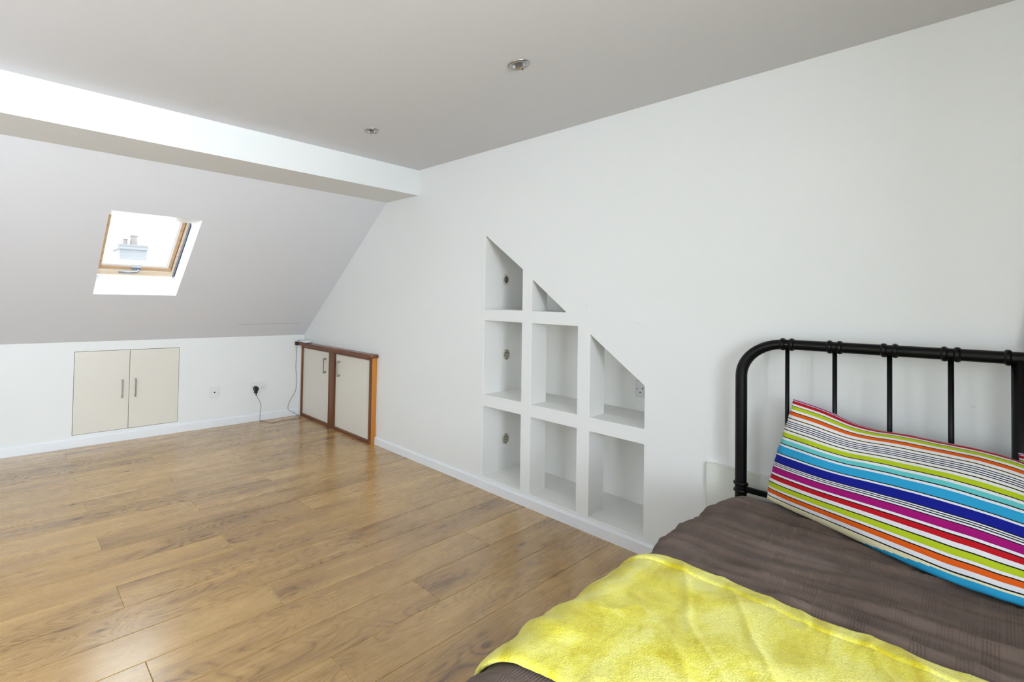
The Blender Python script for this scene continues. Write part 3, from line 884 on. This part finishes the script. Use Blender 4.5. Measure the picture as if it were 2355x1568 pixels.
def grid_mesh(name, nu, nv, fn, material, uvname=None, uvfn=None, parent=None):
    verts = [fn(i / nu, j / nv) for j in range(nv + 1) for i in range(nu + 1)]
    faces = [(j * (nu + 1) + i, j * (nu + 1) + i + 1, (j + 1) * (nu + 1) + i + 1, (j + 1) * (nu + 1) + i) for j in range(nv) for i in range(nu)]
    me = bpy.data.meshes.new(name); me.from_pydata(verts, [], faces)
    me.polygons.foreach_set('use_smooth', [True] * len(faces))
    if uvname:
        uvl = me.uv_layers.new(name=uvname)
        for p in me.polygons:
            for li in p.loop_indices:
                vi = me.loops[li].vertex_index
                uvl.data[li].uv = uvfn((vi % (nu + 1)) / nu, (vi // (nu + 1)) / nv)
    return new_obj(name, me, material, parent)

RAD = 0.075
def spread_pt(u, v):
    a = BX0 - 0.20 + (BX1 + 0.02 - (BX0 - 0.20)) * u
    b = BY0 - 0.24 + (BY1 + 0.24 - (BY0 - 0.24)) * v
    p, n = drape(a, b, RAD, 0.004, TOP)
    h = folds(a, b) - 0.002
    if p.z < 0.33: h *= 0.3
    if a > -0.16: h *= 0.3
    return p + n * max(h, -0.003)
bs = grid_mesh('bedspread', 300, 240, spread_pt, M['bedspread'], 'cloth', lambda u, v: (u * 1.9, v * 1.8))
s_ = bs.modifiers.new('thickness', 'SOLIDIFY'); s_.thickness = 0.003; s_.offset = -1
tag(bs, 'dark brown textured bedspread with soft creases covering the bed', 'bedspread')

# yellow throw
def interp(tab, y):
    for (ya, xa), (yb, xb) in zip(tab[:-1], tab[1:]):
        if yb <= y <= ya:
            t = (ya - y) / (ya - yb); t = t
            return xa + (xb - xa) * t
    return tab[0][1] if y > tab[0][0] else tab[-1][1]
top_edge = [(-3.2, -0.975), (-3.50, -0.965), (-3.55, -0.940), (-3.65, -0.921), (-3.71, -0.917), (-3.81, -0.931), (-3.90, -0.943), (-3.96, -0.929), (-4.05, -0.927), (-4.12, -0.922), (-4.5, -0.93), (-5.0, -0.94)]
foot_edge = [(-3.2, -1.650), (-3.50, -1.650), (-3.56, -1.630), (-3.61, -1.604), (-3.66, -1.585), (-3.8, -1.565), (-4.2, -1.55), (-5.0, -1.56)]
def smooth_interp(tab, y):
    return (interp(tab, y - 0.02) + interp(tab, y) * 2 + interp(tab, y + 0.02)) / 4
def throw_pt(u, v):
    b = BY1 + 0.13 + (BY0 - 0.13 - (BY1 + 0.13)) * v
    x0, x1 = smooth_interp(foot_edge, b), smooth_interp(top_edge, b)
    a = x0 + (x1 - x0) * u
    p, n = drape(a, b, RAD, 0.012, TOP)
    h = 0.007 * noise.noise(Vector((a * 5.0, b * 5.0, 2.0))) + 0.005 * noise.noise(Vector((a * 11, b * 7, 5.0)))
    # a few soft tucks running towards the foot of the bed
    c = noise.noise(Vector((a * 2.2 + b * 2.0, (b - a * 0.5) * 8.0, 8.0)))
    h += 0.0045 * max(0, 1 - abs(c) * 4) ** 2
    h += 0.0007 * noise.noise(Vector((a * 110, b * 110, p.z * 110)))
    e = min(u, 1 - u) * (x1 - x0)
    edge = min(1.0, e / 0.016)
    h += 0.006 * (math.sqrt(max(0.0, 1 - (1 - edge) ** 2)) - 1)
    # hem stitched back 55 mm from the head-side edge
    dh = (1 - u) * (x1 - x0) - 0.055
    h += 0.003 * math.exp(-((dh + 0.012) / 0.014) ** 2) - 0.0060 * math.exp(-(dh / 0.0042) ** 2)
    # bumps of the folded side edge
    for (xb, am, wd) in ((-0.985, 0.006, 0.03), (-1.46, 0.010, 0.035), (-1.20, 0.004, 0.06)):
        if b > -3.62: h += am * math.exp(-((a - xb) / wd) ** 2) * min(1, (b + 3.62) / 0.08)
    return p + n * h
th = grid_mesh('throw_blanket', 300, 560, throw_pt, M['plush'])
s_ = th.modifiers.new('thickness', 'SOLIDIFY'); s_.thickness = 0.006; s_.offset = -1
tag(th, 'bright yellow plush throw laid across the brown bedspread', 'blanket')
# stitches of the hem
bm = bmesh.new()
yy = -3.53; k = 0
while yy > -4.80:
    x1 = smooth_interp(top_edge, yy) - 0.055
    sgn = 1 if k % 2 else -1
    u = 1 - 0.055 / (x1 + 0.055 - smooth_interp(foot_edge, yy))
    v = (BY1 + 0.13 - yy) / (BY1 - BY0 + 0.26)
    p = throw_pt(u, v)
    tube(bm, [p + Vector((-0.0018 * sgn, 0.0028, 0.0006)), p + Vector((0.0018 * sgn, -0.0028, 0.0006))], 0.0008, 5)
    yy -= 0.0062; k += 1
st = link_bm('hem_stitching', bm, M['stitch'], th)
st['kind'] = 'stuff'

# ------------------------------------------------------------------ striped pillows
WHT = srgb(226, 226, 232); BLK = (0.006, 0.006, 0.008, 1); LIME = srgb(178, 196, 30); ORG = srgb(222, 92, 14)
TEAL = srgb(98, 194, 196); BLU = srgb(44, 158, 206); NAV = srgb(10, 24, 138); MAG = srgb(160, 8, 112); RED = srgb(190, 14, 28); CRM = srgb(236, 226, 184)
front = [(921.0, WHT), (922.5, MAG), (925.2, WHT), (926.7, BLK), (927.6, RED), (933.4, WHT), (938.3, BLK), (939.2, LIME), (947.5, WHT), (953.2, BLK), (954.4, ORG), (962.5, WHT), (969.0, CRM), (970.4, BLK), (971.9, CRM), (973.2, WHT),
         (978.6, BLK), (980.0, WHT), (983.7, BLK), (985.1, WHT), (988.8, BLK), (990.2, WHT), (993.4, BLK), (994.8, WHT), (1000.2, CRM), (1001.5, BLK), (1003.1, CRM), (1004.4, WHT),
         (1009.7, LIME), (1020.9, BLK), (1022.3, WHT), (1028.6, TEAL), (1039.3, BLK), (1040.9, WHT), (1046.4, BLU), (1065.8, BLK), (1067.2, WHT), (1071.6, NAV), (1091.0, BLK), (1092.2, WHT),
         (1095.0, BLK), (1096.3, WHT), (1099.1, BLK), (1100.5, WHT), (1104.3, BLK), (1105.5, MAG), (1120.4, WHT), (1125.5, BLK), (1127.0, RED), (1137.6, WHT), (1146.2, BLK), (1147.7, LIME),
         (1159.4, WHT), (1164.6, BLK), (1166.0, ORG), (1176.0, WHT), (1184.0, BLK), (1185.5, CRM), (1189.0, BLU), (1199.0, None)]
back = [(0, CRM), (0.02, BLU), (0.16, WHT), (0.2, BLK), (0.206, TEAL), (0.27, WHT), (0.3, BLK), (0.306, LIME), (0.4, WHT), (0.45, BLK), (0.456, WHT), (0.5, ORG), (0.55, BLK), (0.556, WHT), (0.6, LIME),
        (0.66, BLK), (0.666, WHT), (0.70, NAV), (0.84, BLK), (0.846, WHT), (0.87, BLK), (0.876, WHT), (0.90, MAG), (0.965, WHT), (0.985, BLK), (0.99, WHT), (1.0, None)]
def widen(lst, k):
    out = [list(x) for x in lst]
    for i in range(1, len(out) - 1):
        if out[i][1] is BLK:
            w = out[i + 1][0] - out[i][0]
            out[i][0] -= w * k; out[i + 1][0] += w * k
    return out
front = widen(front, 0.22)
def bands(lst, y0, y1, maxd):
    out = []
    for (a, c), (b, _) in zip(lst[:-1], lst[1:]):
        n = max(1, int(math.ceil((b - a) / maxd)))
        for k in range(n): out.append(((a + (b - a) * k / n - y0) / (y1 - y0), (a + (b - a) * (k + 1) / n - y0) / (y1 - y0), c))
    return out
FB = bands(front, 921.0, 1199.0, 1.4)
BB = bands(back, 0, 1, 0.02)

def lerp_curve(P, t):
    """piecewise catmull curve through points P with uniform parameter"""
    n = len(P) - 1; x = min(max(t, 0), 1) * n; i = min(int(x), n - 1); f = x - i
    a = P[max(i - 1, 0)]; b = P[i]; c = P[i + 1]; d = P[min(i + 2, n)]
    return 0.5 * ((2 * b) + (c - a) * f + (2 * a - 5 * b + 4 * c - d) * f * f + (3 * b - a - 3 * c + d) * f ** 3)

def pillow(name, T, B, thick_f, thick_b, seed, floor_z, label, wall_x=-0.108):
    T = [Vector(p) for p in T]; B = [Vector(p) for p in B]
    NU = 110
    def base(u, v):
        return lerp_curve(T, u).lerp(lerp_curve(B, u), v)
    def pt(u, v, side):
        c = base(u, v)
        e = 0.02
        du = base(min(u + e, 1), v) - base(max(u - e, 0), v); dv = base(u, min(v + e, 1)) - base(u, max(v - e, 0))
        n = du.cross(dv).normalized()
        if n.x > 0: n = -n
        eu, ev = abs(2 * u - 1), abs(2 * v - 1)
        prof = (max(0, 1 - eu ** 2.6) ** 0.55) * (max(0, 1 - ev ** 2.3) ** 0.55)
        th_ = thick_f if side > 0 else thick_b
        wr = noise.noise(Vector((c.y * 9 + seed, c.z * 9, side * 3.0))) * 0.007 + noise.noise(Vector((c.y * 26 + seed, c.z * 18, side))) * 0.0022
        p = c + n * side * (th_ * prof + wr * min(1, prof * 3))
        # puckers at the seams
        pk = (1 - min(1, prof * 1.6)) * noise.noise(Vector((u * 22 + seed, v * 16, 2.0))) * 0.006
        p += n * pk
        if p.z < floor_z: p.z = floor_z + (floor_z - p.z) * 0.02
        if p.x > wall_x: p.x = wall_x
        return p
    verts = []; faces = []; cols = []
    vf = [b[0] for b in FB] + [1.0]; vb = [b[0] for b in BB] + [1.0]
    for v in vf: verts += [pt(i / NU, v, 1) for i in range(NU + 1)]
    o2 = len(verts)
    for v in vb: verts += [pt(i / NU, 1 - v, -1) for i in range(NU + 1)]
    for j in range(len(FB)):
        for i in range(NU):
            faces.append((j * (NU + 1) + i, j * (NU + 1) + i + 1, (j + 1) * (NU + 1) + i + 1, (j + 1) * (NU + 1) + i))
            cols.append(CRM if (FB[j][2] is BLU and FB[j][0] > 0.9 and i < (0.62 - 0.24 * (FB[j][0] - 0.963) / 0.037) * NU) else FB[j][2])
    for j in range(len(BB)):
        for i in range(NU):
            faces.append((o2 + j * (NU + 1) + i, o2 + j * (NU + 1) + i + 1, o2 + (j + 1) * (NU + 1) + i + 1, o2 + (j + 1) * (NU + 1) + i)); cols.append(BB[j][2])
    me = bpy.data.meshes.new(name); me.from_pydata(verts, [], faces)
    me.polygons.foreach_set('use_smooth', [True] * len(faces))
    ca = me.color_attributes.new('stripe', 'FLOAT_COLOR', 'CORNER')
    arr = []
    for p, c in zip(me.polygons, cols): arr += list(c) * p.loop_total
    ca.data.foreach_set('color', arr)
    bm = bmesh.new(); bm.from_mesh(me); bmesh.ops.remove_doubles(bm, verts=bm.verts, dist=0.0004)
    bmesh.ops.recalc_face_normals(bm, faces=bm.faces); bm.to_mesh(me); bm.free()
    o = new_obj(name, me, M['cotton'])
    tag(o, label, 'pillow', 'striped pillows against the headboard')
    return o
pillow('pillow',
       [(-0.125, -3.690, 0.842), (-0.135, -3.77, 0.822), (-0.15, -3.87, 0.785), (-0.165, -3.99, 0.780), (-0.185, -4.10, 0.776), (-0.20, -4.20, 0.756), (-0.215, -4.29, 0.745)],
       [(-0.150, -3.620, 0.462), (-0.21, -3.70, 0.463), (-0.300, -3.82, 0.468), (-0.385, -3.94, 0.468), (-0.440, -4.06, 0.466), (-0.455, -4.17, 0.466), (-0.43, -4.27, 0.466)],
       0.068, 0.050, 1.0, TOP + 0.010, 'bright multicoloured striped pillow leaning on the left half of the black headboard')

pillow('pillow',
       [(-0.118, -4.165, 0.775), (-0.125, -4.30, 0.765), (-0.135, -4.42, 0.76), (-0.14, -4.55, 0.76), (-0.13, -4.70, 0.765), (-0.125, -4.79, 0.78)],
       [(-0.135, -4.185, 0.470), (-0.20, -4.32, 0.468), (-0.26, -4.44, 0.466), (-0.29, -4.56, 0.466), (-0.27, -4.68, 0.466), (-0.24, -4.78, 0.466)],
       0.05, 0.04, 5.0, TOP + 0.010, 'second striped pillow, mostly cut off at the right edge behind the first')

# ------------------------------------------------------------------ red curtain at the right edge
def curt(u, v):
    z = 1.95 - (1.95 - 1.068) * v
    yl = -4.30 + 0.122 * (max(0, v - 0.35) / 0.65) ** 0.6
    y = yl + (-4.75 - yl) * u
    x = -0.050 + 0.018 * math.sin(u * 26 + v * 1.2) * (0.6 + 0.4 * v)
    return Vector((x, y, z))
cu = empty('curtain', (-0.05, -4.5, 1.95))
tag(cu, 'dark red curtain at the right edge above the headboard', 'curtain')
c1 = grid_mesh('cloth', 120, 30, curt, M['curtain'], parent=cu)
s_ = c1.modifiers.new('thickness', 'SOLIDIFY'); s_.thickness = 0.003
bm = bmesh.new(); tube(bm, [(-0.05, -4.28, 1.96), (-0.05, -4.80, 1.96)], 0.010, 12)
for y in (-4.30, -4.78):
    tube(bm, [(-0.0, y, 1.96), (-0.05, y, 1.96)], 0.006, 8)
link_bm('curtain_rod', bm, M['black_metal'], cu, smooth=True)
reparent(None, cu)

# ------------------------------------------------------------------ small scuffs on the alcove wall
for k, (y, z, l, ang) in enumerate(((-2.858, 1.160, 0.006, 0.0), (-2.858, 1.150, 0.006, 0.0), (-3.105, 1.080, 0.007, -0.6), (-3.125, 1.073, 0.004, -0.6), (-4.085, 0.875, 0.006, 0.05), (-3.40, 0.90, 0.003, 0))):
    bm = bmesh.new()
    m_ = Matrix.Translation((-0.0002, y, z)) @ Matrix.Rotation(ang, 4, 'X')
    bx(bm, -0.0003, 0.0004, -l * 0.8, l * 0.8, -0.0004, 0.0004, m_)
    link_bm('scuff_mark', bm, M['scuff'], wall_right)
